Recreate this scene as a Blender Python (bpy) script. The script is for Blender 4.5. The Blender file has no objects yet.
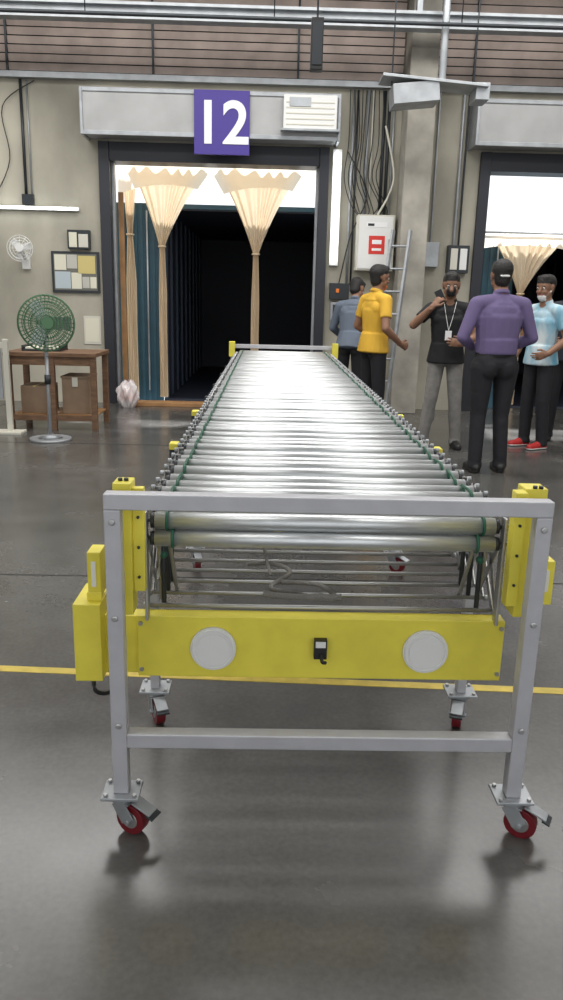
import bpy, bmesh, math, random
import numpy as np
from mathutils import Vector, Matrix
random.seed(4)
SC=bpy.context.scene
def V(*a): return Vector(a)
# ------------------------------------------------------------------ materials
MATS={}
def mat(name,col,rough=.5,metal=0.,var=.0,scale=8.,bump=0.,bscale=40.,stretch=(1,1,1),emit=None,spec=.5,col2=None,coat=0):
    if name in MATS: return MATS[name]
    m=bpy.data.materials.new(name); m.use_nodes=True; nt=m.node_tree; N=nt.nodes; L=nt.links
    b=N['Principled BSDF']; b.inputs['Roughness'].default_value=rough; b.inputs['Metallic'].default_value=metal
    b.inputs['Specular IOR Level'].default_value=spec
    if coat: b.inputs['Coat Weight'].default_value=coat; b.inputs['Coat Roughness'].default_value=.15
    c=(*col,1)
    b.inputs['Base Color'].default_value=c
    if var or bump or col2:
        tc=N.new('ShaderNodeTexCoord'); mp=N.new('ShaderNodeMapping'); mp.inputs['Scale'].default_value=stretch
        L.new(tc.outputs['Object'],mp.inputs['Vector'])
    if var or col2:
        n=N.new('ShaderNodeTexNoise'); n.inputs['Scale'].default_value=scale; n.inputs['Detail'].default_value=5
        L.new(mp.outputs[0],n.inputs['Vector'])
        r=N.new('ShaderNodeValToRGB'); r.color_ramp.elements[0].position=.35; r.color_ramp.elements[1].position=.68
        c2=col2 if col2 else tuple(x*(1-var) for x in col)
        r.color_ramp.elements[0].color=(*c2,1); r.color_ramp.elements[1].color=c
        L.new(n.outputs['Fac'],r.inputs[0]); L.new(r.outputs[0],b.inputs['Base Color'])
    if bump:
        n2=N.new('ShaderNodeTexNoise'); n2.inputs['Scale'].default_value=bscale; n2.inputs['Detail'].default_value=3
        L.new(mp.outputs[0],n2.inputs['Vector'])
        bp=N.new('ShaderNodeBump'); bp.inputs['Strength'].default_value=bump; bp.inputs['Distance'].default_value=.02
        L.new(n2.outputs['Fac'],bp.inputs['Height']); L.new(bp.outputs[0],b.inputs['Normal'])
    if emit:
        b.inputs['Emission Color'].default_value=(*emit[0],1); b.inputs['Emission Strength'].default_value=emit[1]
    MATS[name]=m; return m
def cloth(name,col,trans=.5):
    m=bpy.data.materials.new(name); m.use_nodes=True; nt=m.node_tree; N=nt.nodes; L=nt.links
    b=N['Principled BSDF']; b.inputs['Base Color'].default_value=(*col,1); b.inputs['Roughness'].default_value=.9
    t=N.new('ShaderNodeBsdfTranslucent'); t.inputs[0].default_value=(*col,1)
    mx=N.new('ShaderNodeMixShader'); mx.inputs[0].default_value=trans
    L.new(b.outputs[0],mx.inputs[1]); L.new(t.outputs[0],mx.inputs[2]); L.new(mx.outputs[0],N['Material Output'].inputs[0])
    return m
M_wall=mat('wall_paint',(.52,.49,.40),.8,var=.45,scale=1.1,bump=.15,bscale=12,stretch=(1,1,.6))
M_grey=mat('grey_powdercoat',(.50,.50,.53),.38,.2,var=.08,scale=20)
M_yellow=mat('yellow_paint',(.84,.73,.08),.4,var=.14,scale=9)
M_steel=mat('zinc_steel',(.70,.72,.73),.38,.75,var=.2,scale=60,stretch=(.3,3,3))
M_rod=mat('rod_steel',(.46,.46,.46),.38,.85)
M_dark=mat('dark_metal',(.04,.045,.05),.45,.5)
M_black=mat('black_plastic',(.012,.012,.013),.45)
M_green=mat('green_rubber',(.012,.10,.055),.5)
M_white=mat('white_plastic',(.76,.76,.74),.4)
M_cream=mat('cream_plastic',(.62,.60,.52),.5)
M_red=mat('red_wheel',(.15,.008,.014),.35)
M_redp=mat('red_sticker',(.65,.03,.02),.5)
M_galv=mat('galvanised_sheet',(.42,.44,.46),.45,.5,var=.25,scale=6)
M_shut=mat('shutter_housing_paint',(.42,.42,.42),.5,.2,var=.15,scale=3)
M_frame=mat('door_frame_steel',(.035,.037,.045),.5,.4)
M_lou=mat('louvre_wood',(.54,.44,.39),.7,var=.3,scale=3)
M_wood=mat('table_wood',(.22,.12,.065),.6,var=.4,scale=8,stretch=(1,6,6))
M_ply=mat('plywood',(.42,.22,.09),.6,var=.3,scale=6)
M_card=mat('cardboard',(.30,.21,.14),.8,var=.15)
M_purple=mat('purple_vinyl',(.055,.03,.26),.45)
M_signw=mat('sign_white',(.85,.85,.85),.5)
M_fang=mat('fan_green',(.06,.15,.07),.4)
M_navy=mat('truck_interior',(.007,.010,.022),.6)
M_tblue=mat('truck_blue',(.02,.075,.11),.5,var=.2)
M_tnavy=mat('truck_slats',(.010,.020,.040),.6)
M_paper=mat('paper',(.7,.68,.55),.8)
M_papy=mat('paper_yellow',(.6,.5,.2),.8)
M_pil=mat('pillar_plaster',(.48,.45,.39),.8,var=.42,scale=2.5,bump=.2,bscale=10)
M_ceil=mat('ceiling_sheet',(.10,.10,.10),.7,var=.2)
M_asph=mat('yard_concrete',(.4,.4,.38),.9,var=.2)
M_rope=mat('rope_grey',(.22,.21,.19),.9,bump=.5,bscale=200)
M_curt=cloth('curtain_cloth',(.86,.72,.53),.38)
M_swag=cloth('net_cloth',(.97,.92,.82),.7)
# floor
def floor_mat():
    m=bpy.data.materials.new('polished_concrete'); m.use_nodes=True; nt=m.node_tree; N=nt.nodes; L=nt.links; b=N['Principled BSDF']
    tc=N.new('ShaderNodeTexCoord')
    n=N.new('ShaderNodeTexNoise'); n.inputs['Scale'].default_value=.9; n.inputs['Detail'].default_value=9; n.inputs['Roughness'].default_value=.68
    L.new(tc.outputs['Object'],n.inputs['Vector'])
    r=N.new('ShaderNodeValToRGB'); e=r.color_ramp.elements; e[0].position=.3; e[0].color=(.050,.048,.045,1); e[1].position=.72; e[1].color=(.120,.115,.107,1)
    L.new(n.outputs['Fac'],r.inputs[0])
    n2=N.new('ShaderNodeTexNoise'); n2.inputs['Scale'].default_value=60; n2.inputs['Detail'].default_value=4
    L.new(tc.outputs['Object'],n2.inputs['Vector'])
    mx=N.new('ShaderNodeMix'); mx.data_type='RGBA'; mx.blend_type='OVERLAY'; mx.inputs[0].default_value=.3
    L.new(r.outputs[0],mx.inputs[6]); L.new(n2.outputs['Fac'],mx.inputs[7]); L.new(mx.outputs[2],b.inputs['Base Color'])
    n3=N.new('ShaderNodeTexNoise'); n3.inputs['Scale'].default_value=1.8; n3.inputs['Detail'].default_value=6
    L.new(tc.outputs['Object'],n3.inputs['Vector'])
    mr=N.new('ShaderNodeMapRange'); mr.inputs['From Min'].default_value=.3; mr.inputs['From Max'].default_value=.7; mr.inputs['To Min'].default_value=.17; mr.inputs['To Max'].default_value=.30
    L.new(n3.outputs['Fac'],mr.inputs['Value']); L.new(mr.outputs[0],b.inputs['Roughness'])
    b.inputs['Specular IOR Level'].default_value=.8
    return m
M_floor=floor_mat()
# ------------------------------------------------------------------ builders
def link(o): SC.collection.objects.link(o); return o
def empty(name,loc=(0,0,0)):
    e=bpy.data.objects.new(name,None); e.location=loc; e.empty_display_size=.1; return link(e)
def adopt(o,parent):
    if parent is not None:
        o.parent=parent; o.matrix_parent_inverse=Matrix.Translation(parent.location).inverted()
    return o
class B:
    """mesh builder: many pieces, one object"""
    def __init__(s,name,parent=None,bevel=0,smooth=False):
        s.bm=bmesh.new(); s.n=name; s.p=parent; s.m=[]; s.bev=bevel; s.sm=smooth
    def mi(s,m):
        if m not in s.m: s.m.append(m)
        return s.m.index(m)
    def _t(s,geom_verts,m):
        i=s.mi(m); fs=set()
        for v in geom_verts:
            for f in v.link_faces: fs.add(f)
        for f in fs: f.material_index=i; 
        return fs
    def box(s,c,size,m,rot=None):
        r=bmesh.ops.create_cube(s.bm,size=1)
        mt=Matrix.Translation(c)@(rot.to_4x4() if rot else Matrix.Identity(4))@Matrix.Diagonal((*size,1))
        bmesh.ops.transform(s.bm,matrix=mt,verts=r['verts']); s._t(r['verts'],m); return s
    def bb(s,x0,x1,y0,y1,z0,z1,m):
        return s.box(((x0+x1)/2,(y0+y1)/2,(z0+z1)/2),(abs(x1-x0),abs(y1-y0),abs(z1-z0)),m)
    def bar(s,p,q,w,h,m,up=(0,0,1)):
        p=Vector(p);q=Vector(q);d=(q-p);l=d.length;d.normalize();u=Vector(up)
        if abs(d.dot(u))>.99: u=Vector((0,1,0))
        x=d.cross(u).normalized(); z=x.cross(d)
        R=Matrix((x,d,z)).transposed()
        return s.box((p+q)/2,(w,l,h),m,R)
    def cyl(s,p,q,r,m,seg=16,r2=None,caps=True):
        p=Vector(p);q=Vector(q);d=q-p;l=d.length
        g=bmesh.ops.create_cone(s.bm,cap_ends=caps,segments=seg,radius1=r,radius2=r if r2 is None else r2,depth=l)
        mt=Matrix.Translation((p+q)/2)@d.to_track_quat('Z','Y').to_matrix().to_4x4()
        bmesh.ops.transform(s.bm,matrix=mt,verts=g['verts']); fs=s._t(g['verts'],m)
        for f in fs:
            if len(f.verts)==4: f.smooth=True
        return s
    def sph(s,c,r,m,scale=(1,1,1),seg=16):
        g=bmesh.ops.create_uvsphere(s.bm,u_segments=seg,v_segments=seg//2+2,radius=r)
        bmesh.ops.transform(s.bm,matrix=Matrix.Translation(c)@Matrix.Diagonal((*scale,1)),verts=g['verts'])
        for f in s._t(g['verts'],m): f.smooth=True
        return s
    def tor(s,c,ax,R,r,m,seg=32,ss=8):
        q=Vector(ax).to_track_quat('Z','Y').to_matrix(); vs=[]
        for i in range(seg):
            a=2*math.pi*i/seg; row=[]
            for j in range(ss):
                b=2*math.pi*j/ss; k=R+r*math.cos(b)
                row.append(s.bm.verts.new(Vector(c)+q@Vector((k*math.cos(a),k*math.sin(a),r*math.sin(b)))))
            vs.append(row)
        i0=s.mi(m)
        for i in range(seg):
            for j in range(ss):
                f=s.bm.faces.new((vs[i][j],vs[(i+1)%seg][j],vs[(i+1)%seg][(j+1)%ss],vs[i][(j+1)%ss])); f.material_index=i0; f.smooth=True
        return s
    def tube(s,pts,r,m,seg=8):
        pts=[Vector(p) for p in pts]
        P=[]
        for i in range(len(pts)-1):
            p0=pts[max(i-1,0)];p1=pts[i];p2=pts[i+1];p3=pts[min(i+2,len(pts)-1)]
            for k in range(6):
                t=k/6; P.append(.5*((2*p1)+(p2-p0)*t+(2*p0-5*p1+4*p2-p3)*t*t+(-p0+3*p1-3*p2+p3)*t**3))
        P.append(pts[-1]); rows=[]
        for i,p in enumerate(P):
            d=(P[min(i+1,len(P)-1)]-P[max(i-1,0)]).normalized(); u=Vector((0,0,1)) if abs(d.z)<.9 else Vector((0,1,0))
            x=d.cross(u).normalized(); y=x.cross(d)
            rows.append([s.bm.verts.new(p+x*r*math.cos(2*math.pi*j/seg)+y*r*math.sin(2*math.pi*j/seg)) for j in range(seg)])
        i0=s.mi(m)
        for i in range(len(rows)-1):
            for j in range(seg):
                f=s.bm.faces.new((rows[i][j],rows[i][(j+1)%seg],rows[i+1][(j+1)%seg],rows[i+1][j])); f.material_index=i0; f.smooth=True
        return s
    def grid(s,fn,nu,nv,m):
        vs=[[s.bm.verts.new(fn(i/nu,j/nv)) for j in range(nv+1)] for i in range(nu+1)]; i0=s.mi(m)
        for i in range(nu):
            for j in range(nv):
                f=s.bm.faces.new((vs[i][j],vs[i+1][j],vs[i+1][j+1],vs[i][j+1])); f.material_index=i0; f.smooth=True
        return s
    def done(s):
        me=bpy.data.meshes.new(s.n); bmesh.ops.recalc_face_normals(s.bm,faces=s.bm.faces[:]) if s.bm.faces else None
        s.bm.to_mesh(me); s.bm.free()
        for m in s.m: me.materials.append(m)
        o=link(bpy.data.objects.new(s.n,me))
        if s.bev:
            b=o.modifiers.new('bevel','BEVEL'); b.width=s.bev; b.segments=2; b.limit_method='ANGLE'; b.angle_limit=math.radians(50)
        return adopt(o,s.p)
# ------------------------------------------------------------------ room
YW=10.4; YF=YW-.001
B('floor').bb(-9,9,-5,10.75,-.15,0,M_floor).done()
B('ground_yard').bb(-14,14,10.76,26,-1.4,-1.2,M_asph).done()
lj=B('floor_joint')
M_joint=mat('joint_filler',(.02,.02,.02),.7)
for y in (3.75,7.4): lj.bb(-9,9,y-.006,y+.006,0,.0012,M_joint)
for x in (-3.4,3.6): lj.bb(x-.006,x+.006,-5,10.3,0,.0012,M_joint)
lj.done()
yl=B('floor_line_yellow'); yl.bar((-9,3.168,.001),(9,2.159,.001),.045,.0016,mat('floor_paint_yellow',(.66,.50,.08),.5,var=.3,scale=14)); yl.done()
w=B('wall_back')
for x0,x1 in ((-9,-2.15),(.72,2.62),(5.55,9)): w.bb(x0,x1,YW,YW+.3,0,3.24,M_wall)
w.bb(-9,9,YW,YW+.3,3.24,5.3,M_wall); w.done()
B('wall_left').bb(-9.3,-9,-5,YW+.3,0,5.3,M_wall).done()
B('wall_right').bb(9,9.3,-5,YW+.3,0,5.3,M_wall).done()
B('ceiling').bb(-9.3,9.3,-5,YW+.3,5.3,5.45,M_ceil).done()
for xa,xb,tn in ((-8.95,1.59,'trim_1'),(1.94,8.95,'trim_2')):
    lv=B('louvre_panel')
    lv.bb(xa,xb,YW-.02,YF,3.99,4.97,M_dark)
    for i in range(10):
        z=4.045+i*.096
        lv.box(((xa+xb)/2,YW-.05,z),(xb-xa-.02,.014,.080),M_lou,Matrix.Rotation(math.radians(16),3,'X'))
    for x in np.arange(xa+.5,xb,1.75): lv.bb(x-.012,x+.012,YW-.085,YW-.02,3.99,4.96,M_dark)
    lv.done()
    B(tn).bb(xa,xb,YW-.10,YF,3.92,3.985,M_galv).done()
bm_=B('ceiling_beam')
bm_.bb(-9,9,9.5,9.65,4.47,4.50,M_galv).bb(-9,9,9.5,9.65,4.33,4.36,M_galv).bb(-9,9,9.565,9.585,4.36,4.47,M_galv)
for x in (-6.5,-2.9,1.6,5.8): bm_.bb(x-.03,x+.03,9.53,9.62,4.5,5.3,M_galv)
bm_.done()
sp=B('sprinkler_pipe'); sp.cyl((-9,9.2,4.28),(9,9.2,4.28),.02,M_dark)
for x in np.arange(-8,9,2.0): sp.cyl((x,9.2,4.28),(x,9.2,5.3),.006,M_dark)
sp.done()
# doors
def door(n,x0,x1):
    e=empty('door_%d'%n,((x0+x1)/2,YW,0))
    f=B('frame',e,.004)
    f.bb(x0-.13,x0,YW-.06,YW+.3,0,3.24,M_frame).bb(x1,x1+.12,YW-.06,YW+.3,0,3.24,M_frame).bb(x0,x1,YW-.04,YW+.3,3.02,3.24,M_frame)
    f.bb(x0-.005,x0+.03,YW+.1,YW+.2,0,3.02,M_galv).bb(x1-.03,x1+.005,YW+.1,YW+.2,0,3.02,M_galv); f.done()
    h=B('rolled_shutter',e); h.cyl((x0,YW+.12,3.12),(x1,YW+.12,3.12),.09,M_galv,24); h.done()
door(1,-2.02,.60); door(2,2.75,5.43)
def housing(x0,x1):
    e=empty('roller_shutter_housing',((x0+x1)/2,YW,3.5))
    h=B('housing',e,.006)
    h.bb(x0,x1,YW-.37,YF,3.27,3.75,M_shut)
    h.bb(x0-.015,x0+.02,YW-.39,YF,3.25,3.77,M_galv).bb(x1-.02,x1+.015,YW-.39,YF,3.25,3.77,M_galv)
    h.bb(x0,x1,YW-.385,YW-.37,3.25,3.30,M_galv).bb(x0,x1,YW-.385,YW-.37,3.72,3.77,M_galv); h.done()
    return e
hs1=housing(-2.27,.80); housing(2.46,5.7)
# sign
e=empty('door_number_sign',(-.6,10,3.4))
B('panel',e,.004).bb(-.93,-.27,9.985,10.01,3.06,3.765,M_purple).done()
cu=bpy.data.curves.new('numerals','FONT'); cu.body='12'; cu.size=.66; cu.extrude=.004; cu.align_x='CENTER'; cu.offset=.012
to=link(bpy.data.objects.new('numerals',cu)); to.rotation_euler=(math.radians(90),0,0); to.location=(-.60,9.98,3.19)
bpy.context.view_layer.update()
me=bpy.data.meshes.new_from_object(to.evaluated_get(bpy.context.evaluated_depsgraph_get())); me.materials.clear(); me.materials.append(M_signw)
mo=link(bpy.data.objects.new('numerals',me)); mo.location=to.location; mo.rotation_euler=to.rotation_euler
bpy.data.objects.remove(to); mo.name='numerals'; adopt(mo,e)
# emergency light unit (mounted on the shutter housing)
u=B('emergency_light_unit',None,.006); u.bb(.13,.76,9.93,10.009,3.36,3.73,M_white)
for i in range(5): u.bb(.16,.73,9.925,9.93,3.40+i*.06,3.415+i*.06,M_cream)
u.bb(.2,.45,9.92,9.935,3.60,3.70,M_galv); u.bb(.1,.8,9.9,10.009,3.335,3.36,M_galv); u.done()
# trucks
def truck(x0,x1,top,y0=11.15):
    e=empty('delivery_truck',((x0+x1)/2,y0,-1.2)); b=B('cargo_body',e)
    y1=y0+5.5
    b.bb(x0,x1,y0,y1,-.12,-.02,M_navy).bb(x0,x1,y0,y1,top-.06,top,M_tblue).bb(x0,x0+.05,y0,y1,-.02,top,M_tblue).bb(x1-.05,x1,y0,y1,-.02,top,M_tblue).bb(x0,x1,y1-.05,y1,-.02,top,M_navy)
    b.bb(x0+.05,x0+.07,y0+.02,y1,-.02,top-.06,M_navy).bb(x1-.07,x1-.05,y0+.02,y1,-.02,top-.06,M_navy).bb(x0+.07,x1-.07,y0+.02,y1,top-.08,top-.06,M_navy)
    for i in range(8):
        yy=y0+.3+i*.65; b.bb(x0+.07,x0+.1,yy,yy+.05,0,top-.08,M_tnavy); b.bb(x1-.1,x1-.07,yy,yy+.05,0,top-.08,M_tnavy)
    b.done()
    d=B('rear_door',e)
    for i in range(6): d.bb(x0-.46+i*.08,x0-.42+i*.08,y0-.02,y0,-.1,top,M_tblue); 
    d.bb(x0-.62,x0-.01,y0-.005,y0+.02,-.1,top,M_tblue); d.cyl((x0-.2,y0-.05,.1),(x0-.2,y0-.05,top-.1),.012,M_galv); d.done()
    c=B('cab',e,.05); c.bb(x0+.1,x1-.1,y1+.1,y1+1.7,-.7,1.3,M_tblue); c.done()
    wl=B('wheels',e)
    for y in (y0+1.1,y0+2.2,y1+.8):
        for x in (x0+.2,x1-.2): wl.cyl((x-.13,y,-.72),(x+.13,y,-.72),.48,M_black,24); wl.cyl((x-.14,y,-.72),(x+.14,y,-.72),.2,M_galv,16)
    wl.bb(x0+.4,x1-.4,y0,y1+1,-.4,-.12,M_dark); wl.done()
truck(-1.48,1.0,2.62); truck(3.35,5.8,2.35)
# curtains
def curtain(xc0,xc1,zt,xp,zp,y,tail=.055,zb=.03):
    def fn(u,v):
        z=zt+(zb-zt)*v
        if z>zp:
            k=((z-zp)/(zt-zp)); k2=.65*k+.35*k*k; l=xp-.035+(xc0-xp+.035)*k2; r=xp+.035+(xc1-xp-.035)*k2
        else:
            k=min(1,(zp-z)/.6); l=xp-.035-(tail-.035)*k; r=xp+.035+(tail-.035)*k
        x=l+(r-l)*u
        amp=.012+.020*min(1,(r-l)) 
        return V(x,y+amp*math.sin(u*2*math.pi*6+1.5*math.sin(u*9)+.8*math.sin(z*2+u*3))+.01*math.sin(z*5+u*7),z)
    b=B('curtain'); b.grid(fn,108,60,M_curt); b.tor((xp,y,zp),(0,0,1),.045,.012,M_curt,16,6); b.done()
curtain(-1.88,-.80,3.10,-1.45,2.05,10.90); curtain(-.76,.42,3.10,-.19,1.98,10.90)
curtain(-2.0,-1.78,3.10,-1.89,2.2,11.0,.07)
curtain(2.98,4.0,2.28,3.45,1.55,10.90); curtain(4.1,5.2,2.28,4.6,1.55,10.90)
def swag(x0,x1,z0,z1,y=10.80):
    def fn(u,v):
        x=x0+(x1-x0)*u; sag=abs(math.sin(u*math.pi*2.0))**.6
        return V(x,y+.003*math.sin(u*24),z1+(z0-z1)*v*(.72+.4*(1-sag)))
    B('curtain_valance').grid(fn,140,10,M_swag).done()
swag(-2.0,.58,2.70,3.09); swag(2.77,5.4,2.12,2.32)
r=B('curtain_rail'); r.cyl((-2.02,10.86,3.125),(.6,10.86,3.125),.012,M_galv); r.done()
r=B('curtain_rail'); r.cyl((2.75,10.86,2.34),(5.43,10.86,2.34),.012,M_galv); r.done()
# timber dock step
d=B('dock_timber',None,.005); d.bb(-1.85,-.75,10.12,10.36,.0,.05,M_ply); d.done()
d=B('timber_post',None,.005); d.bb(-1.99,-1.92,10.72,10.75,-.0,2.7,M_ply); d.done()
# pillar
B('pillar',None,.01).bb(1.6,1.93,9.95,YF,0,5.3,M_pil).done()
# left wall things
M_tube=mat('tube_glow',(1,1,1),emit=((.9,.97,1),7.))
t=B('tube_light_fixture'); t.bb(-3.62,-2.42,YW-.05,YF,2.42,2.46,M_white); t.cyl((-3.6,YW-.065,2.44),(-2.44,YW-.065,2.44),.014,M_tube); t.done()
t=B('vertical_tube_light'); t.bb(.765,.875,YW-.05,YF,1.84,3.22,M_white); t.cyl((.82,YW-.07,1.88),(.82,YW-.07,3.18),.022,M_tube); t.done()
p=B('conduit_pipe')
p.cyl((-3.07,YW-.03,2.5),(-3.07,YW-.03,3.91),.018,M_dark).cyl((-3.0,YW-.02,2.6),(-3.0,YW-.02,3.91),.01,M_galv).bb(-3.12,-2.98,YW-.06,YF,2.48,2.6,M_dark)
p.tube([(-2.9,YW-.03,3.9),(-3.3,YW-.04,3.6),(-3.25,YW-.03,3.0),(-3.5,YW-.03,2.5)],.006,M_black,6).done()
# wall fan
e=empty('wall_fan',(-3.12,10.3,1.94)); f=B('cage',e)
for k in range(5): f.tor((-3.12,10.14+abs(k-2)*.02-.02*(k>2),1.94),(0.15,-1,0),.155-.03*abs(k-2)*1.0,.004,M_white,28,6)
f.cyl((-3.12,10.1,1.94),(-3.12,10.24,1.94),.045,M_white)
for k in range(12):
    a=k*math.pi/6; f.cyl((-3.12,10.12,1.94),(-3.12+.15*math.cos(a),10.15,1.94+.15*math.sin(a)),.0035,M_white,6)
f.done()
f=B('blades',e)
for k in range(3):
    a=k*2.09+.3; f.box((-3.12+.08*math.cos(a),10.17,1.94+.08*math.sin(a)),(.12,.008,.085),M_white,Matrix.Rotation(-a,3,'Y')@Matrix.Rotation(.35,3,'X'))
f.cyl((-3.12,10.2,1.93),(-3.12,10.39,1.8),.02,M_white).bb(-3.17,-3.07,10.36,10.399,1.7,1.9,M_white).done()
# notice board
nb=B('notice_board',None,.002); nb.bb(-2.80,-2.19,YW-.03,YF,1.42,1.93,M_dark)
nb.bb(-2.77,-2.22,YW-.034,YW-.03,1.45,1.90,mat('board_felt',(.16,.16,.14),.9))
M_pb=mat('paper_blue',(.45,.52,.56),.8); M_pg=mat('paper_grey',(.5,.49,.44),.8)
for (x,z,w_,h_,m_) in ((-2.76,1.70,.15,.19,M_paper),(-2.60,1.72,.13,.17,M_pg),(-2.46,1.66,.22,.22,M_papy),(-2.76,1.47,.20,.21,M_pb),(-2.55,1.47,.13,.20,M_paper),(-2.41,1.48,.09,.14,M_pg),(-2.31,1.48,.08,.14,M_paper)): nb.bb(x,x+w_,YW-.037,YW-.034,z,z+h_,m_)
nb.done()
nb=B('clipboard_rack',None,.003); nb.bb(-2.57,-2.29,YW-.08,YF,1.96,2.19,M_dark); nb.bb(-2.55,-2.45,YW-.085,YW-.08,1.98,2.16,M_paper).bb(-2.43,-2.31,YW-.085,YW-.08,1.98,2.14,M_cream).done()
nb=B('wall_notice'); nb.bb(-2.42,-2.20,YW-.01,YF,.77,1.13,M_cream).bb(-2.40,-2.22,YW-.013,YW-.01,.8,1.1,M_paper).done()
# pedestal fan
e=empty('pedestal_fan',(-2.13,7.55,0)); f=B('stand',e)
f.cyl((-2.13,7.55,0),(-2.13,7.55,.025),.20,M_galv,32).cyl((-2.13,7.55,.025),(-2.13,7.55,.06),.12,M_galv,32,r2=.03).cyl((-2.13,7.55,.05),(-2.13,7.55,1.0),.018,M_galv).cyl((-2.13,7.55,.55),(-2.13,7.55,.64),.03,M_dark).done()
ax=V(.35,-.9,.05).normalized(); C=V(-2.10,7.50,1.13); f=B('cage',e); q=ax.to_track_quat('Z','Y').to_matrix()
for k,(R_,o_) in enumerate([(.262,0),(.255,.04),(.255,-.04),(.225,.06),(.20,.07),(.20,-.07),(.17,.08),(.14,.085),(.14,-.085),(.10,.09),(.07,.095)]): f.tor(C+ax*o_,ax,R_,.0045,M_fang,40,6)
for k in range(40):
    a=k*2*math.pi/40; d_=q@V(math.cos(a),math.sin(a),0)
    for sgn in (1,-1): f.tube([C+ax*.095*sgn+d_*.04,C+ax*.085*sgn+d_*.14,C+ax*.045*sgn+d_*.25,C+d_*.262],.0033,M_fang,5)
f.cyl(C+ax*.09,C+ax*.105,.055,M_fang,20); f.done()
f=B('motor_and_blades',e); f.cyl(C-ax*.22,C-ax*.06,.075,M_fang,20).cyl(C-ax*.06,C+ax*.05,.035,M_galv); f.cyl(C-ax*.14-V(0,0,.14),C-ax*.14,.025,M_dark)
for k in range(3):
    a=k*2.094; R_=q@Matrix.Rotation(a,3,'Z')@Matrix.Rotation(.45,3,'X'); f.box(C+q@Matrix.Rotation(a,3,'Z')@V(.13,0,0),(.19,.13,.006),mat('fan_blade',(.35,.38,.38),.3,.6),R_)
f.done()
# table with boxes
e=empty('work_table',(-2.25,8.45,0)); f=B('frame',e,.003)
f.bb(-2.74,-1.78,8.1,8.8,.77,.81,M_wood)
for x in (-2.70,-1.82):
    for y in (8.15,8.75): f.bb(x-.03,x+.03,y-.03,y+.03,0,.77,M_wood)
f.bb(-2.28,-2.22,8.12,8.18,0,.77,M_wood).bb(-2.72,-1.80,8.13,8.16,.68,.77,M_wood).bb(-2.72,-1.80,8.13,8.16,.10,.16,M_wood).bb(-2.7,-1.82,8.15,8.75,.14,.16,M_ply); f.done()
f=B('cardboard_box',None,.004); f.bb(-2.18,-1.9,8.25,8.65,.161,.56,M_card).box((-2.04,8.24,.50),(.06,.004,.10),M_cream).bb(-2.19,-1.89,8.24,8.66,.54,.561,M_card).done()
f=B('cardboard_box',None,.004); f.bb(-2.62,-2.33,8.25,8.65,.161,.45,M_card).bb(-2.49,-2.46,8.245,8.655,.44,.452,M_papy).done()
f=B('file_tray',None,.003); f.bb(-2.6,-2.2,8.3,8.65,.811,.83,M_dark).bb(-2.6,-2.59,8.3,8.65,.83,.87,M_dark).bb(-2.21,-2.2,8.3,8.65,.83,.87,M_dark).bb(-2.57,-2.25,8.33,8.6,.83,.85,M_paper).done()
# barrier stand on left
e=empty('barrier_stand',(-2.62,7.9,0)); f=B('post',e,.003)
f.bb(-2.66,-2.61,7.88,7.93,.02,.95,M_cream).bb(-2.95,-2.5,7.8,8.0,0,.025,M_cream).bb(-3.1,-2.61,7.89,7.92,.86,.92,M_cream).bb(-2.78,-2.68,7.88,7.9,.35,.85,M_galv).done()
# plastic bag
bg=B('rubbish_bag')
def bagf(u,v):
    a=2*math.pi*u; z=.34*v; rr=(.13*max(0,math.sin(math.pi*min(1,v*.8+.12)))**.6)*(1+.10*math.sin(5*a+6*v)+.10*math.sin(8*a-9*v)+.05*math.sin(17*a+14*v)); 
    if v>.75: rr*=.5+.6*abs(math.sin(2*a))
    return V(-1.80+rr*math.cos(a),10.0+rr*.8*math.sin(a),z+.002+.015*math.sin(6*a)*v)
bg.grid(bagf,72,24,mat('bag_plastic',(.78,.78,.79),.3,col2=(.66,.50,.48),scale=6)); bg.done()
# right: electrics
e=empty('electrical_panel',(1.33,YW,2.1)); f=B('cabinet',e,.008); f.bb(1.09,1.56,YW-.22,YF,1.78,2.45,M_cream); f.bb(1.11,1.54,YW-.232,YW-.22,1.80,2.43,M_white).done()
f=B('fittings',e,.001); f.bb(1.24,1.44,YW-.236,YW-.232,1.98,2.20,M_redp).bb(1.28,1.40,YW-.238,YW-.236,2.10,2.15,M_signw).bb(1.28,1.40,YW-.238,YW-.236,2.02,2.05,M_signw).bb(1.2,1.46,YW-.236,YW-.232,2.30,2.36,M_signw).bb(1.22,1.3,YW-.238,YW-.236,2.315,2.345,M_black).bb(1.49,1.51,YW-.25,YW-.232,2.05,2.16,M_dark).done()
f=B('switch_box',e,.004); f.bb(.78,1.03,YW-.12,YF,1.42,1.62,M_dark).bb(.86,.9,YW-.13,YW-.12,1.5,1.55,mat('orange_lamp',(.8,.2,.02),.4)).bb(.80,1.0,YW-.1,YF,1.15,1.38,M_galv).bb(.83,.97,YW-.105,YW-.1,1.18,1.35,M_dark).done()
p=B('conduits',e)
for x,z0,z1,r_ in ((1.00,1.6,3.9,.015),(1.05,1.6,3.9,.012),(1.18,2.45,3.9,.02),(1.24,2.45,3.9,.012),(1.38,2.45,3.9,.02),(1.44,2.45,3.9,.02),(1.50,2.45,3.9,.014)): p.cyl((x,YW-.03,z0),(x,YW-.03,z1),r_,random.choice([M_galv,M_dark,M_cream]))
for i in range(9):
    x=.95+.05*i; p.tube([(x,YW-.05,3.9),(x+.03*math.sin(i),YW-.07,3.3),(x-.04,YW-.08,2.9),(1.0+.06*i,YW-.06,2.6-.05*(i%3)),(1.1+.03*i,YW-.1,2.45)],.006,M_black,6)
p.tube([(.95,YW-.03,3.2),(1.2,YW-.08,2.7),(1.02,YW-.06,2.2),(.9,YW-.05,1.62)],.008,M_black,6)
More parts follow.
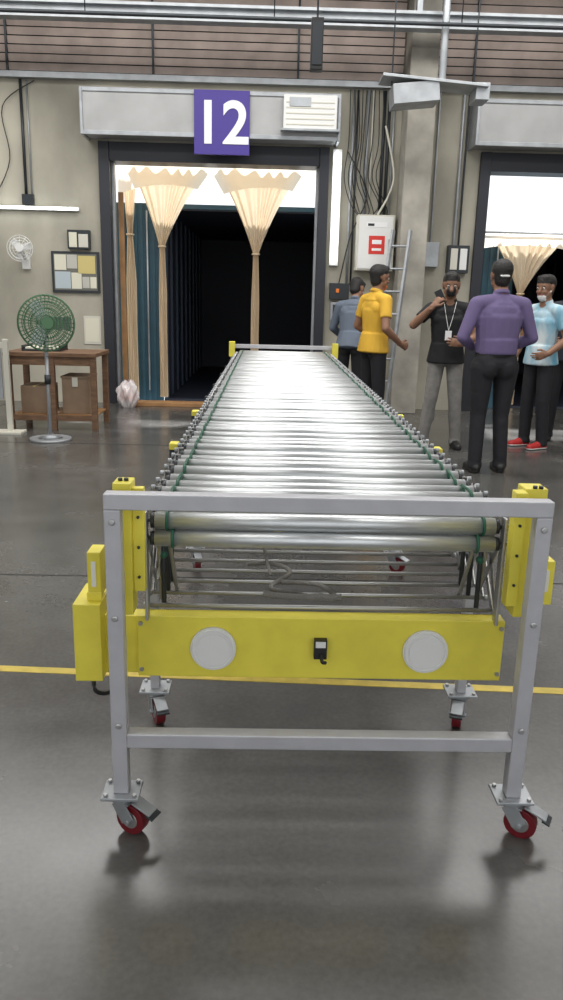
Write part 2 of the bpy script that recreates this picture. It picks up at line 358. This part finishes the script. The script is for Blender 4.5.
p.tube([(1.40,YW-.06,3.5),(1.52,YW-.10,3.0),(1.50,YW-.10,2.75),(1.35,YW-.1,2.46)],.014,M_cream,8); p.done()
f=B('switch_box',None,.004); f.bb(1.95,2.16,YW-.1,YF,1.85,2.15,M_galv).bb(2.28,2.55,YW-.12,YF,1.78,2.12,M_dark).bb(2.31,2.40,YW-.13,YW-.12,1.82,2.08,M_cream).bb(2.43,2.52,YW-.13,YW-.12,1.82,2.08,M_white)
for x,r_ in ((1.99,.018),(2.06,.012),(2.36,.02),(2.42,.012)): f.cyl((x,YW-.03,2.1),(x,YW-.03,3.91),r_,random.choice([M_galv,M_dark,M_cream]))
f.done()
# duct & hanging speaker
d=B('sheet_metal_duct',None,.004); d.box((1.75,9.3,3.72),(1.15,.4,.03),M_galv,Matrix.Rotation(math.radians(4),3,'Y')); d.box((1.55,9.3,3.60),(.5,.36,.2),M_galv,Matrix.Rotation(math.radians(-6),3,'Y')); d.bb(2.2,2.35,9.15,9.45,3.55,3.72,M_galv)
for x in (1.3,2.2): d.cyl((x,9.3,3.7),(x,9.3,5.3),.008,M_dark)
d.cyl((1.85,9.3,3.72),(1.85,9.3,5.3),.04,M_galv); d.done()
d=B('hanging_speaker',None,.006); d.bb(.30,.40,6.95,7.05,3.22,3.60,M_black).cyl((.35,7,3.6),(.35,7,5.3),.008,M_dark).bb(.31,.39,6.94,6.95,3.25,3.57,M_dark).done()
# ladder
e=empty('ladder',(1.45,9.75,0)); f=B('rails',e,.002)
A0=V(1.22,9.55,.02);A1=V(1.50,9.90,2.25);D=V(.24,-.06,0)
f.bar(A0,A1,.03,.06,M_galv).bar(A0+D,A1+D*.85,.03,.06,M_galv)
for i in range(8):
    k=(i+.6)/8.3; a=A0.lerp(A1,k); f.cyl(a,a+D*(1-.15*k),.014,M_galv,10)
f.done()
# ------------------------------------------------------------------ conveyor
CX=.16
e=empty('roller_conveyor',(CX,5,0))
Y0,Y1,NR=1.99,8.02,64; ys=[Y0+(Y1-Y0)*i/(NR-1) for i in range(NR)]
zr=lambda i:.862+.004*math.sin(i*1.7)
b=B('rollers',e)
def roller(y,z,r=.0235,shaft=.485):
    b.cyl((CX-.447,y,z),(CX+.447,y,z),r,M_steel,28); b.cyl((CX-.458,y,z),(CX-.447,y,z),r*.85,M_dark,16); b.cyl((CX+.447,y,z),(CX+.458,y,z),r*.85,M_dark,16); b.cyl((CX-shaft,y,z),(CX+shaft,y,z),.006,M_rod,8)
for i,y in enumerate(ys): roller(y,zr(i))
roller(1.945,.832,.0235); roller(1.935,.787,.022)
b.done()
b=B('drive_bands',e)
for i,y in enumerate(ys):
    for s in (-1,1):
        b.tor((CX+s*.415,y,zr(i)),(1,0,0),.0245,.0045,M_green,24,6)
        if i<NR-1 and (i+(s>0))%2==0: b.tube([(CX+s*.415,y,zr(i)+.026),(CX+s*.415,ys[i+1],zr(i+1)+.026)],.004,M_green,6)
for s in (-1,1): b.tor((CX+s*.415,1.945,.832),(1,0,0),.025,.004,M_green,24,6); b.tor((CX+s*.40,1.935,.787),(1,0,0),.024,.004,M_green,24,6)
b.done()
b=B('scissor_links',e)
for s in (-1,1):
    X=CX+s*.472
    for i in range(0,NR-3):
        b.bar((X,ys[i],.862),(X,ys[i+3],.575),.003,.022,M_rod); b.bar((X+s*.005,ys[i+3],.862),(X+s*.005,ys[i],.575),.003,.022,M_rod)
    for i in range(NR):
        b.cyl((X+s*.008,ys[i],.862),(X+s*.02,ys[i],.862),.009,M_galv,8); b.cyl((X+s*.008,ys[i],.575),(X+s*.018,ys[i],.575),.009,M_galv,8)
b.done()
b=B('lower_rods',e)
for i in range(NR): b.cyl((CX-.475,ys[i]+.0,.575),(CX+.475,ys[i]+.0,.575),.0065,M_rod,10)
for i in range(1,NR,3): b.cyl((CX-.475,ys[i]+.04,.72),(CX+.475,ys[i]+.04,.72),.006,M_rod,8)
b.done()
XL,XR=CX-.529,CX+.522
def endframe(y,n):
    f=B(n,e,.004)
    f.bb(XL-.02,XR+.02,y-.02,y+.02,.90,.94,M_grey)
    for x in (XL,XR):
        f.bb(x-.02,x+.02,y-.02,y+.02,.118,.90,M_grey)
        for z in (.87,.32,.62): f.cyl((x,y-.026,z),(x,y-.02,z),.008,M_rod,12)
    f.bb(XL+.02,XR-.02,y-.02,y+.02,.255,.295,M_grey); f.done()
endframe(1.81,'front_frame'); endframe(8.16,'rear_frame')
def caster(x,y,ang,n,wr=.043):
    f=B(n,e,.0015); d=V(math.cos(ang),math.sin(ang),0); sd=V(-d.y,d.x,0); R=Matrix.Rotation(ang,3,'Z')
    f.bb(x-.05,x+.05,y-.043,y+.043,.110,.118,M_galv)
    for a in (-1,1):
        for c in (-1,1): f.cyl((x+a*.038,y+c*.032,.118),(x+a*.038,y+c*.032,.126),.006,M_rod,8)
    f.cyl((x,y,.093),(x,y,.110),.032,M_galv,20)
    wc=V(x,y,wr)+d*.032
    for s in (-1,1): f.bar(V(x,y,.094)+sd*s*.023,wc+sd*s*.023,.0035,.042,M_galv,up=d)
    f.box(V(x,y,.092)+d*.005,(.06,.05,.005),M_galv,R)
    f.cyl(wc-sd*.015,wc+sd*.015,wr,M_red,32).cyl(wc-sd*.017,wc+sd*.017,.024,M_rod,20).cyl(wc-sd*.03,wc+sd*.03,.007,M_galv,12)
    f.box(V(x,y,.088)+d*.07,(.06,.038,.006),M_galv,R@Matrix.Rotation(.35,3,'Y')); f.box(V(x,y,.072)+d*.098,(.022,.042,.006),M_dark,R@Matrix.Rotation(.35,3,'Y')); f.done()
caster(XL,1.81,-.45,'caster_1'); caster(XR,1.81,-.5,'caster_2'); caster(CX-.52,2.38,-1.2,'caster_3',.045); caster(CX+.52,2.38,-1.9,'caster_4',.045)
n=5
for y in (3.9,5.4,6.9,8.16):
    for s in (-1,1):
        caster(CX+s*.525,y,-1.+s*.3,'caster_%d'%n); n+=1
f=B('support_legs',e,.003)
for y in (2.38,3.9,5.4,6.9):
    for s in (-1,1):
        X=CX+s*.52; f.bb(X-.015,X+.015,y-.02,y+.02,.118,.60 if y<3 else .80,M_grey)
        f.bb(X-.02*s-.02,X-.02*s+.02,y-.025,y+.025,.55,.62,M_dark)
    f.bb(CX-.52,CX+.52,y-.012,y+.012,.30,.325,M_grey) if y>3 else None
f.done()
f=B('yellow_crossbar',e,.004)
f.bb(CX-.5,CX+.5,1.935,1.985,.388,.566,M_yellow)
f.bb(-.503,-.43,1.90,2.06,.388,.61,M_yellow); f.bb(-.45,-.34,1.95,2.0,.39,.56,M_yellow)
f.bb(-.467,-.432,1.93,2.0,.62,.745,M_yellow)
f.bb(-.47,-.429,1.925,1.93,.61,.635,M_yellow)
f.bb(.74,.785,1.95,2.02,.61,.735,M_yellow); f.bb(.66,.76,1.96,1.99,.60,.63,M_yellow)
f.bb(-.380,-.335,1.86,1.93,.60,.95,M_yellow); f.bb(-.335,-.305,1.875,1.90,.66,.935,M_yellow)
f.bb(.630,.660,1.86,1.90,.64,.945,M_yellow); f.bb(.660,.718,1.885,1.95,.60,.95,M_yellow)
f.done()
f=B('crossbar_details',e)
for x in (-.134,.446):
    f.cyl((x,1.925,.476),(x,1.935,.476),.062,M_white,40).cyl((x,1.921,.476),(x,1.927,.476),.045,M_white,40).tor((x,1.925,.476),(0,1,0),.055,.004,M_white,40,8)
f.bb(.14,.175,1.915,1.935,.455,.51,M_black).bb(.144,.171,1.912,1.916,.49,.507,M_white).tube([(.16,1.912,.47),(.162,1.9,.455),(.172,1.905,.45)],.005,M_black)
f.bb(-.456,-.444,1.927,1.931,.65,.72,M_white).bb(.755,.77,1.945,1.95,.65,.71,M_white)
f.tube([(-.46,1.92,.40),(-.45,1.9,.36),(-.42,1.93,.34),(-.40,1.98,.36)],.006,M_black)
for x in (-.365,-.35,.685,.70):
    f.cyl((x,1.89,.95),(x,1.89,.957),.006,M_dark,8)
for x,y_ in ((-.32,1.874),(.645,1.859)):
    for z in (.70,.78,.86,.92): f.cyl((x,y_,z),(x,y_-.004,z),.004,M_dark,8)
for x in (-.33,.65):
    for z in (.41,.545): f.cyl((x,1.935,z),(x,1.929,z),.006,M_rod,8)
f.done()
f=B('end_posts',e,.002)
for s in (-1,1):
    X=CX+s*.470
    f.bb(X-.004,X+.004,1.915,1.95,.56,.86,M_rod)
    f.bar((X,1.92,.83),(X,2.12,.575),.004,.022,M_rod); f.bar((X,1.93,.575),(X,2.1,.85),.004,.022,M_rod)
    for k in range(3):
        f.cyl((CX+s*.435,2.0+k*.09,.575),(CX+s*.435,2.0+k*.09,.80-.02*k),.007,M_dark,8); f.sph((CX+s*.435,2.0+k*.09,.72),.012,M_green)
    f.cyl((CX+s*.41,2.1,.57),(CX+s*.425,1.98,.84),.006,M_rod,8); f.cyl((CX+s*.45,2.05,.57),(CX+s*.44,1.95,.84),.005,M_rod,8)
f.done()
f=B('side_brackets',e,.003)
for y in (3.0,3.9,4.7,5.4,6.2,6.9,7.6):
    for s in (-1,1):
        X=CX+s*.52; 
        f.bb(X-.02,X+.02,y-.02,y+.02,.77,.82,M_dark); f.bb(X-s*.06,X,y-.012,y+.012,.79,.81,M_galv)
        if y in (3.0,3.9): f.bb(X-.02,X+.015,y-.03,y+.03,.82,.845,M_yellow)
for s in (-1,1): f.bb(CX+s*.53-.03,CX+s*.53+.03,8.03,8.12,.82,.97,M_yellow)
f.bb(.03,.06,2.5,2.55,.585,.64,M_yellow)
f.done()
f=B('tied_cable',e)
f.tube([(-.05,2.3,.59),(.03,2.25,.61),(.08,2.2,.60),(.02,2.1,.59),(.1,2.05,.59),(.2,2.02,.59),(.16,2.1,.60),(.05,2.15,.59)],.007,M_rope)
f.tube([(.02,2.2,.59),(0.0,2.35,.68),(.1,2.4,.70),(.2,2.35,.70),(.24,2.3,.66)],.005,M_rope)
f.tube([(.0,2.05,.59),(.08,2.03,.59),(.22,2.03,.59)],.010,M_rope)
f.tube([(.22,2.4,.83),(.21,2.35,.74),(.24,2.28,.68)],.004,M_white)
f.cyl((-.05,2.4,.70),(-.01,2.4,.70),.02,M_black); f.done()
# ------------------------------------------------------------------ people
def nrm(v): v=Vector(v); return v.normalized()
def PT(a,b,ra,rb,lab,s=(1,0,0),flat=1.,cap=1.): return dict(a=Vector(a),b=Vector(b),ra=ra,rb=rb,l=lab,s=Vector(s),f=flat,c=cap)
def frame(p):
    ax=p['b']-p['a']; L=ax.length
    ax=ax/L if L>1e-5 else Vector((0,0,1))
    s=p['s']-ax*p['s'].dot(ax)
    if s.length<1e-3: s=Vector((0,1,0))-ax*ax.y
    if s.length<1e-3: s=Vector((0,0,1))-ax*ax.z
    s.normalize(); return ax,s,ax.cross(s),L
def part_mesh(bm,p,seg=18):
    ax,s,f,L=frame(p); rings=[]
    for k in range(5):
        t=math.pi/2*k/5; rings.append((p['a']-ax*p['ra']*p['c']*math.cos(t),p['ra']*math.sin(t)))
    rings.append((p['a'],p['ra'])); rings.append((p['b'],p['rb']))
    for k in range(4,-1,-1):
        t=math.pi/2*k/5; rings.append((p['b']+ax*p['rb']*p['c']*math.cos(t),p['rb']*math.sin(t)))
    v0=bm.verts.new(rings[0][0]); v1=bm.verts.new(rings[-1][0]); R=[]
    for c,r in rings[1:-1]: R.append([bm.verts.new(c+s*r*math.cos(2*math.pi*j/seg)+f*r*p['f']*math.sin(2*math.pi*j/seg)) for j in range(seg)])
    for j in range(seg):
        k=(j+1)%seg; bm.faces.new((v0,R[0][k],R[0][j])); bm.faces.new((v1,R[-1][j],R[-1][k]))
        for i in range(len(R)-1): bm.faces.new((R[i][j],R[i][k],R[i+1][k],R[i+1][j]))
def sdf(P,p):
    ax,s,f,L=frame(p); q=P-np.array(p['a']); h=q@np.array(ax); hc=np.clip(h,0,L); r=p['ra']+(p['rb']-p['ra'])*(hc/L if L>1e-5 else 0)
    return np.sqrt((q@np.array(s))**2+((q@np.array(f))/p['f'])**2+((h-hc)/p['c'])**2)-r
def fuse(name,parts,voxel,mats,parent,M,smooth=4):
    bm=bmesh.new()
    for p in parts: part_mesh(bm,p)
    me=bpy.data.meshes.new(name); bm.to_mesh(me); bm.free(); o=link(bpy.data.objects.new(name+'_tmp',me))
    r=o.modifiers.new('r','REMESH'); r.mode='VOXEL'; r.voxel_size=voxel
    sm=o.modifiers.new('s','SMOOTH'); sm.iterations=smooth; sm.factor=.5
    bpy.context.view_layer.update(); dg=bpy.context.evaluated_depsgraph_get()
    m2=bpy.data.meshes.new_from_object(o.evaluated_get(dg)); bpy.data.objects.remove(o)
    labs=sorted(set(p['l'] for p in parts)); n=len(m2.polygons)
    C=np.zeros(n*3); m2.polygons.foreach_get('center',C); C=C.reshape(-1,3)
    D=np.stack([sdf(C,p) for p in parts]); idx=D.argmin(0); lab=np.array([labs.index(p['l']) for p in parts])[idx]
    m2.materials.clear()
    for l in labs: m2.materials.append(mats[l])
    m2.polygons.foreach_set('material_index',lab.astype(np.int32)); m2.polygons.foreach_set('use_smooth',np.ones(n,dtype=bool))
    m2.name=name; m2.transform(M); ob=link(bpy.data.objects.new(name,m2)); return adopt(ob,parent)
def hand_parts(w,d,n,th,k=1.,curl=(.35,.5,.4)):
    w=Vector(w);d=nrm(d);n=Vector(n);n=(n-d*n.dot(d)).normalized();th=Vector(th);th=(th-d*th.dot(d)-n*th.dot(n)).normalized()
    P=[PT(w-d*.02,w+d*.03,.027*k,.03*k,'skin',th,.72),PT(w+d*.025*k,w+d*.082*k,.034*k,.041*k,'skin',th,.36,.6)]
    for o_,ln,ex in ((.031,.072,0),(.0105,.082,.0),(-.010,.076,0),(-.030,.058,0)):
        base=w+d*(.088*k-.25*abs(o_-.01))+th*o_*k; a=0; p=base-d*.012
        for j,fr in enumerate((.46,.30,.24)):
            a+=curl[j]; dr=d*math.cos(a)+n*math.sin(a)+th*o_*1.2*(j==0); q=p+dr.normalized()*ln*fr*k*1.15
            P.append(PT(p,q,(.0088-.0008*j)*k,(.0082-.0008*j)*k,'skin')); p=q
    p=w+d*.025*k+th*.024*k; q=p+(d*.65+th*.6+n*.35).normalized()*.042*k; r=q+(d*.95+th*.15+n*.25).normalized()*.032*k
    P+= [PT(p,q,.013*k,.0105*k,'skin'),PT(q,r,.0105*k,.0085*k,'skin')]
    return P
SKIN=mat('skin',(.27,.14,.085),.55,var=.08,scale=20); HAIR=mat('hair',(.012,.010,.009),.55,bump=.5,bscale=90)
LIPS=mat('lips',(.28,.10,.08),.5); EYE=mat('eye_white',(.75,.72,.68),.3)
def person(name,loc,deg,H,cols,arms,head=(0,0,0),headoff=(0,.02,0),lean=0.,long=False,untuck=True,mask=None,legs=None,build=1.):
    e=empty(name,loc); k=H/1.72
    mats=dict(skin=SKIN,hair=HAIR,lips=LIPS,shirt=cols['shirt'],trouser=cols['trouser'],shoe=cols['shoe'],belt=M_black,mask=cols.get('mask',M_white),sole=cols.get('sole',M_white),dark=M_black,collar=cols.get('collar',cols['shirt']))
    W=build; P=[]
    LG=legs or dict(l=((-.10,.015,.49),(-.11,-.02,.09),(0,1)),r=((.10,.015,.49),(.12,-.01,.09),(0.15,1)))
    for s,q in (('l',-1),('r',1)):
        kn,an,ft=LG[s]; kn=V(*kn);an=V(*an);fd=V(ft[0],ft[1],0).normalized(); hp=V(q*(.084 if untuck else .092)*W,0,.88)
        P+=[PT(hp,kn,(.086 if untuck else .092)*W,.068,'trouser',(1,0,0),1.02),PT(kn,an+V(0,0,.02),.066,.058,'trouser',(1,0,0),1.05),PT(kn+V(0,-.02,-.06),kn+V(0,-.02,-.2),.055,.052,'trouser')]
        P+=[PT(an+V(0,0,-.0),an+V(0,0,-.045),.060,.063,'trouser',cap=.25)]
        hz=an.z-.09
        P+=[PT(V(an.x,an.y,hz+.043)-fd*.035,V(an.x,an.y,hz+.040)+fd*.07,.043,.043,'shoe',V(fd.y,-fd.x,0),.92),PT(V(an.x,an.y,hz+.036)+fd*.06,V(an.x,an.y,hz+.032)+fd*.155,.044,.036,'shoe',V(fd.y,-fd.x,0),.82),
            PT(V(an.x,an.y,hz+.012)-fd*.03,V(an.x,an.y,hz+.012)+fd*.15,.046,.043,'sole',V(fd.y,-fd.x,0),.27)]
    P+=[PT((-.065*W,-.01,.92),(.065*W,-.01,.92),.100*W,.100*W,'trouser',(0,1,0),1.0,1.),PT((0,0,.92),(0,0,1.0),.150*W,.145*W,'trouser',(1,0,0),.72,.3)]
    bz=.85 if untuck else .86; br=.066 if untuck else .078
    for q in (-1,1): P.append(PT((q*.065*W,-.045,.89),(q*.07*W,-.04,bz),br*W,br*W,'trouser'))
    up=[]
    if untuck: up+=[PT((0,-.008,.865),(0,0,1.05),.192*W,.160*W,'shirt',(1,0,0),.80,.08)]
    else:
        P+=[PT((0,0,.975),(0,0,.995),.156*W,.156*W,'belt',(1,0,0),.73,.1)]
        up+=[PT((0,0,1.0),(0,0,1.10),.158*W,.158*W,'shirt',(1,0,0),.76,.2)]
    up+=[PT((0,.0,1.03),(0,0,1.28),.152*W,.176*W,'shirt',(1,0,0),.68,.35),PT((0,.0,1.22),(0,-.005,1.34),.174*W,.158*W,'shirt',(1,0,0),.64,.45),
         PT((-.08*W,.04,1.27),(.08*W,.04,1.27),.075,.075,'shirt',(0,0,1),.8),PT((-.08*W,-.04,1.30),(.08*W,-.04,1.30),.080,.080,'shirt',(0,0,1),.8)]
    for q in (-1,1): up.append(PT((0,-.008,1.415),(q*.165*W,-.005,1.385),.060,.062,'shirt'))
    up+=[PT((0,-.012,1.38),(0,-.006,1.465),.130,.062,'shirt',(1,0,0),.70,.2),
         PT((0,.0,1.40),(0,.02,1.56),.058,.056,'skin'),PT((0,-.004,1.462),(0,.002,1.484),.067,.064,'collar',(1,0,0),1.,.15)]
    hands=[]
    for s,q in (('l',-1),('r',1)):
        a=arms[s]; sh=V(q*.178*W,-.005,1.38); el=V(*a[0]); wr=V(*a[1])
        if long:
            up+=[PT(sh,el,.064,.049,'shirt'),PT(el,el.lerp(wr,.5),.050,.045,'shirt'),PT(el.lerp(wr,.4),wr,.046,.037,'shirt',(1,0,0),1.,.3)]
        else:
            up+=[PT(sh,el,.050,.043,'skin'),PT(sh,sh.lerp(el,.62),.064,.060,'shirt',(1,0,0),1.,.12),PT(sh,sh.lerp(el,.2),.065,.062,'shirt'),
                 PT(el,el.lerp(wr,.4),.042,.040,'skin'),PT(el.lerp(wr,.35),wr,.040,.028,'skin')]
        hands.append((wr,a[2],a[3],a[4],a[5] if len(a)>5 else (.35,.5,.4)))
    HM=Matrix.Translation(V(0,.03,1.60)+V(*headoff)-V(0,.02,0))@Matrix.Rotation(math.radians(head[0]),4,'Z')@Matrix.Rotation(math.radians(head[1]),4,'X')@Matrix.Rotation(math.radians(head[2]),4,'Y')
    hd=[PT((0,-.03,.03),(0,.02,.03),.078,.075,'skin',(1,0,0),1.02),PT((0,.02,.0),(0,.035,-.07),.064,.047,'skin',(1,0,0),1.0),PT((0,.055,-.088),(0,.06,-.09),.027,.027,'skin'),
        PT((0,.088,.008),(0,.106,-.028),.011,.0165,'skin'),PT((-.034,.078,.026),(.034,.078,.026),.013,.013,'skin'),PT((-.04,.066,-.028),(-.03,.07,-.03),.02,.02,'skin'),PT((.04,.066,-.028),(.03,.07,-.03),.02,.02,'skin'),
        PT((-.020,.085,-.056),(.020,.085,-.056),.009,.009,'lips'),PT((-.045,.02,-.05),(-.02,.05,-.082),.03,.025,'skin'),PT((.045,.02,-.05),(.02,.05,-.082),.03,.025,'skin')]
    for q in (-1,1): hd.append(PT((q*.080,-.006,.018),(q*.079,.0,-.022),.020,.015,'skin',(0,1,0),.45))
    hd+=[PT((0,-.038,.052),(0,.014,.062),.084,.077,'hair',(1,0,0),1.),PT((0,-.045,.03),(0,-.040,-.03),.078,.064,'hair',(1,0,0),.9),PT((-.068,-.014,.04),(-.066,.004,.0),.018,.012,'hair'),PT((.068,-.014,.04),(.066,.004,.0),.018,.012,'hair'),PT((-.03,.05,.098),(.035,.05,.1),.03,.028,'hair')]
    if mask=='face':
        hd+=[PT((0,.062,-.03),(0,.068,-.07),.052,.044,'mask',(1,0,0),.95,.6)]
        for q in (-1,1): hd.append(PT((q*.045,.06,-.035),(q*.08,-.0,-.012),.006,.004,'mask'))
    if mask=='chin':
        hd+=[PT((0,.05,-.082),(0,.055,-.10),.05,.038,'mask',(1,0,0),1.,.5)]
        for q in (-1,1): hd.append(PT((q*.045,.05,-.07),(q*.08,-.0,-.014),.006,.004,'mask'))
    if mask=='back':
        hd.append(PT((-.045,-.108,-.01),(.045,-.108,-.01),.005,.005,'mask'))
    R3=HM.to_3x3()
    for p in hd: p['a']=HM@p['a'];p['b']=HM@p['b'];p['s']=R3@p['s']
    up+=hd
    LM=Matrix.Identity(4)
    if lean:
        LM=Matrix.Translation((0,0,.95))@Matrix.Rotation(math.radians(-lean),4,'X')@Matrix.Translation((0,0,-.95)); R3=LM.to_3x3()
        for p in up: p['a']=LM@p['a'];p['b']=LM@p['b'];p['s']=R3@p['s']
        hands=[(LM@h[0],R3@V(*h[1]),R3@V(*h[2]),R3@V(*h[3]),h[4]) for h in hands]
    MM=Matrix.Translation(loc)@Matrix.Rotation(math.radians(deg),4,'Z')@Matrix.Scale(k,4)
    fuse('body',P+up,.0072,mats,e,MM,4)
    for i,h in enumerate(hands): fuse('hand_%d'%(i+1),hand_parts(h[0],h[1],h[2],h[3],1.05,h[4]),.004,mats,e,MM,2)
    ey=B('eyes',e); F_=MM@LM@HM
    for q in (-1,1):
        c=F_@V(q*.032,.083,.006); fw=(F_.to_3x3()@V(0,1,0)).normalized(); ey.sph(c,.0115,EYE); ey.sph(c+fw*.0065,.0072,M_black)
    for q in (-1,1): ey.bar(F_@V(q*.018,.092,.027),F_@V(q*.048,.082,.028),.006,.006,HAIR)
    ey.done()
    return e,MM@LM
relaxL=((-.27,-.02,1.11),(-.27,.09,.87),(.05,.15,-1),(1,0,0),(0,1,.2))
relaxR=((.27,-.02,1.11),(.27,.09,.87),(-.05,.15,-1),(-1,0,0),(0,1,.2))
den_dark=mat('trouser_black',(.014,.014,.018),.8,bump=.3,bscale=18); jeans=mat('jeans_grey',(.26,.25,.235),.85,var=.25,scale=14,bump=.3,bscale=20)
sh_b=mat('shoe_black',(.015,.015,.015),.4); sh_r=mat('shoe_red',(.45,.02,.02),.5)
def shirtm(n,c,col2=None,sc=8): return mat(n,c,.8,var=.12,scale=sc,bump=.7,bscale=9,stretch=(1,1,.5),col2=col2)
person('man_in_purple_shirt',(1.90,6.50,0),8,1.745,dict(shirt=shirtm('shirt_purple',(.15,.115,.24)),trouser=den_dark,shoe=sh_b,sole=sh_b),
  dict(l=((-.30,-.01,1.12),(-.13,.20,1.03),(1,.3,0),(0,-1,0),(0,0,1)),r=((.30,-.01,1.12),(.14,.22,1.00),(-1,.3,0),(0,-1,0),(0,0,1))),head=(-6,-6,0),long=True,untuck=False,mask='back',build=1.12)
e2,M2=person('man_in_black_tshirt',(1.74,7.62,0),170,1.68,dict(shirt=shirtm('shirt_black',(.012,.012,.014)),trouser=jeans,shoe=sh_b,mask=M_black,sole=sh_b),
  dict(r=((.34,.06,1.22),(.17,.20,1.40),(-.6,-.1,.8),(-.6,-.6,-.2),(-.3,.6,.5),(.5,.6,.5)),l=((-.27,.0,1.12),(-.14,.22,1.06),(1,.2,.1),(0,-1,0),(0,0,1))),head=(0,-8,0),mask='face',
  legs=dict(l=((-.12,.015,.49),(-.15,-.02,.09),(-.2,1)),r=((.12,.015,.49),(.17,-.01,.09),(0.3,1))))
b=B('lanyard_and_id_card',e2)
b.tube([M2@V(-.06,.07,1.45),M2@V(-.03,.145,1.3),M2@V(0,.155,1.18)],.003,M_white,6); b.tube([M2@V(.06,.07,1.45),M2@V(.03,.145,1.3),M2@V(0,.155,1.18)],.003,M_white,6)
b.box(M2@V(0,.162,1.13),(.06,.006,.09),M_signw,Matrix.Rotation(math.radians(170),3,'Z')); b.done()
b=B('phone',e2,.003); b.box(M2@V(.10,.17,1.49),(.07,.012,.14),M_black,Matrix.Rotation(math.radians(170),3,'Z')@Matrix.Rotation(.5,3,'Y')); b.done()
person('man_in_white_jersey',(2.70,7.70,0),118,1.68,dict(shirt=shirtm('shirt_jersey',(.68,.75,.77),(.14,.38,.52),7),trouser=den_dark,shoe=sh_r,mask=M_white),
  dict(l=((-.27,-.06,1.12),(-.22,.14,.98),(.4,.9,-.3),(1,0,0),(0,.2,1)),r=((.27,-.02,1.11),(.24,.12,.90),(-.05,.5,-1),(-1,0,0),(0,1,.3))),head=(10,-5,0),mask='chin')
person('man_in_dark_shirt',(3.12,8.1,0),150,1.72,dict(shirt=shirtm('shirt_dark',(.03,.035,.05)),trouser=den_dark,shoe=sh_b,sole=sh_b),
  dict(r=((.32,.02,1.13),(.16,.22,1.03),(-1,.2,0),(0,-1,0),(0,0,1)),l=relaxL),mask='face')
person('man_in_yellow_tshirt',(1.12,8.30,0),-62,1.76,dict(shirt=shirtm('shirt_yellow',(.72,.42,.04)),trouser=den_dark,shoe=sh_b,mask=mat('mask_orange',(.75,.2,.05),.8)),
  dict(l=((-.27,-.03,1.12),(-.22,.17,1.0),(.5,.9,-.1),(1,-.4,0),(0,0,1)),r=((.27,-.06,1.11),(.26,.14,.96),(-.1,.95,-.3),(-1,0,0),(0,.2,1))),head=(0,-6,0),mask='chin')
person('man_in_blue_shirt',(.98,9.30,0),-20,1.68,dict(shirt=shirtm('shirt_greyblue',(.13,.16,.21)),trouser=den_dark,shoe=sh_b,mask=M_white),
  dict(l=((-.27,.10,1.14),(-.20,.32,1.08),(0,1,-.2),(0,0,-1),(1,0,0)),r=((.27,.08,1.13),(.22,.30,1.05),(0,1,-.2),(0,0,-1),(-1,0,0))),head=(-20,-20,0),long=True,lean=14)
# ------------------------------------------------------------------ lights / world
def area(n,loc,sx,sy,en,rot=(0,0,0),col=(1,.985,.96)):
    l=bpy.data.lights.new(n,'AREA'); l.shape='RECTANGLE'; l.size=sx; l.size_y=sy; l.energy=en; l.color=col
    o=link(bpy.data.objects.new(n,l)); o.location=loc; o.rotation_euler=rot; return o
for i,(x,y,en,sx,sy) in enumerate([(-4,.8,95,4.5,1.0),(4,.8,95,4.5,1.0),(0,4.4,300,11,1.3),(0,7.9,340,11,1.8)]):
    area('ceiling_light',(x,y,5.1),sx,sy,en)
    f=B('ceiling_light_fixture'); f.bb(x-sx/2-.05,x+sx/2+.05,y-sy/2-.05,y+sy/2+.05,5.14,5.299,M_white); f.done()
sun=bpy.data.lights.new('sun','SUN'); sun.energy=9; sun.angle=.05; so=link(bpy.data.objects.new('sun',sun)); so.rotation_euler=(math.radians(-40),math.radians(8),0)
wd=bpy.data.worlds.new('world'); SC.world=wd; wd.use_nodes=True; bg_=wd.node_tree.nodes['Background']; bg_.inputs[0].default_value=(.96,.98,1,1); bg_.inputs[1].default_value=1.35
SC.view_settings.view_transform='Standard'; SC.view_settings.look='None'; SC.view_settings.exposure=0
# ------------------------------------------------------------------ camera
cam=bpy.data.cameras.new('camera'); co=link(bpy.data.objects.new('camera',cam)); SC.camera=co
cam.sensor_fit='VERTICAL'; cam.sensor_height=36; cam.lens=36*770/1000; cam.clip_start=.05
co.matrix_world=Matrix.Translation((0,0,1.4))@Matrix.Rotation(math.radians(-1.25),4,'Z')@Matrix.Rotation(math.radians(75.4),4,'X')@Matrix.Rotation(math.radians(1.4),4,'Z')
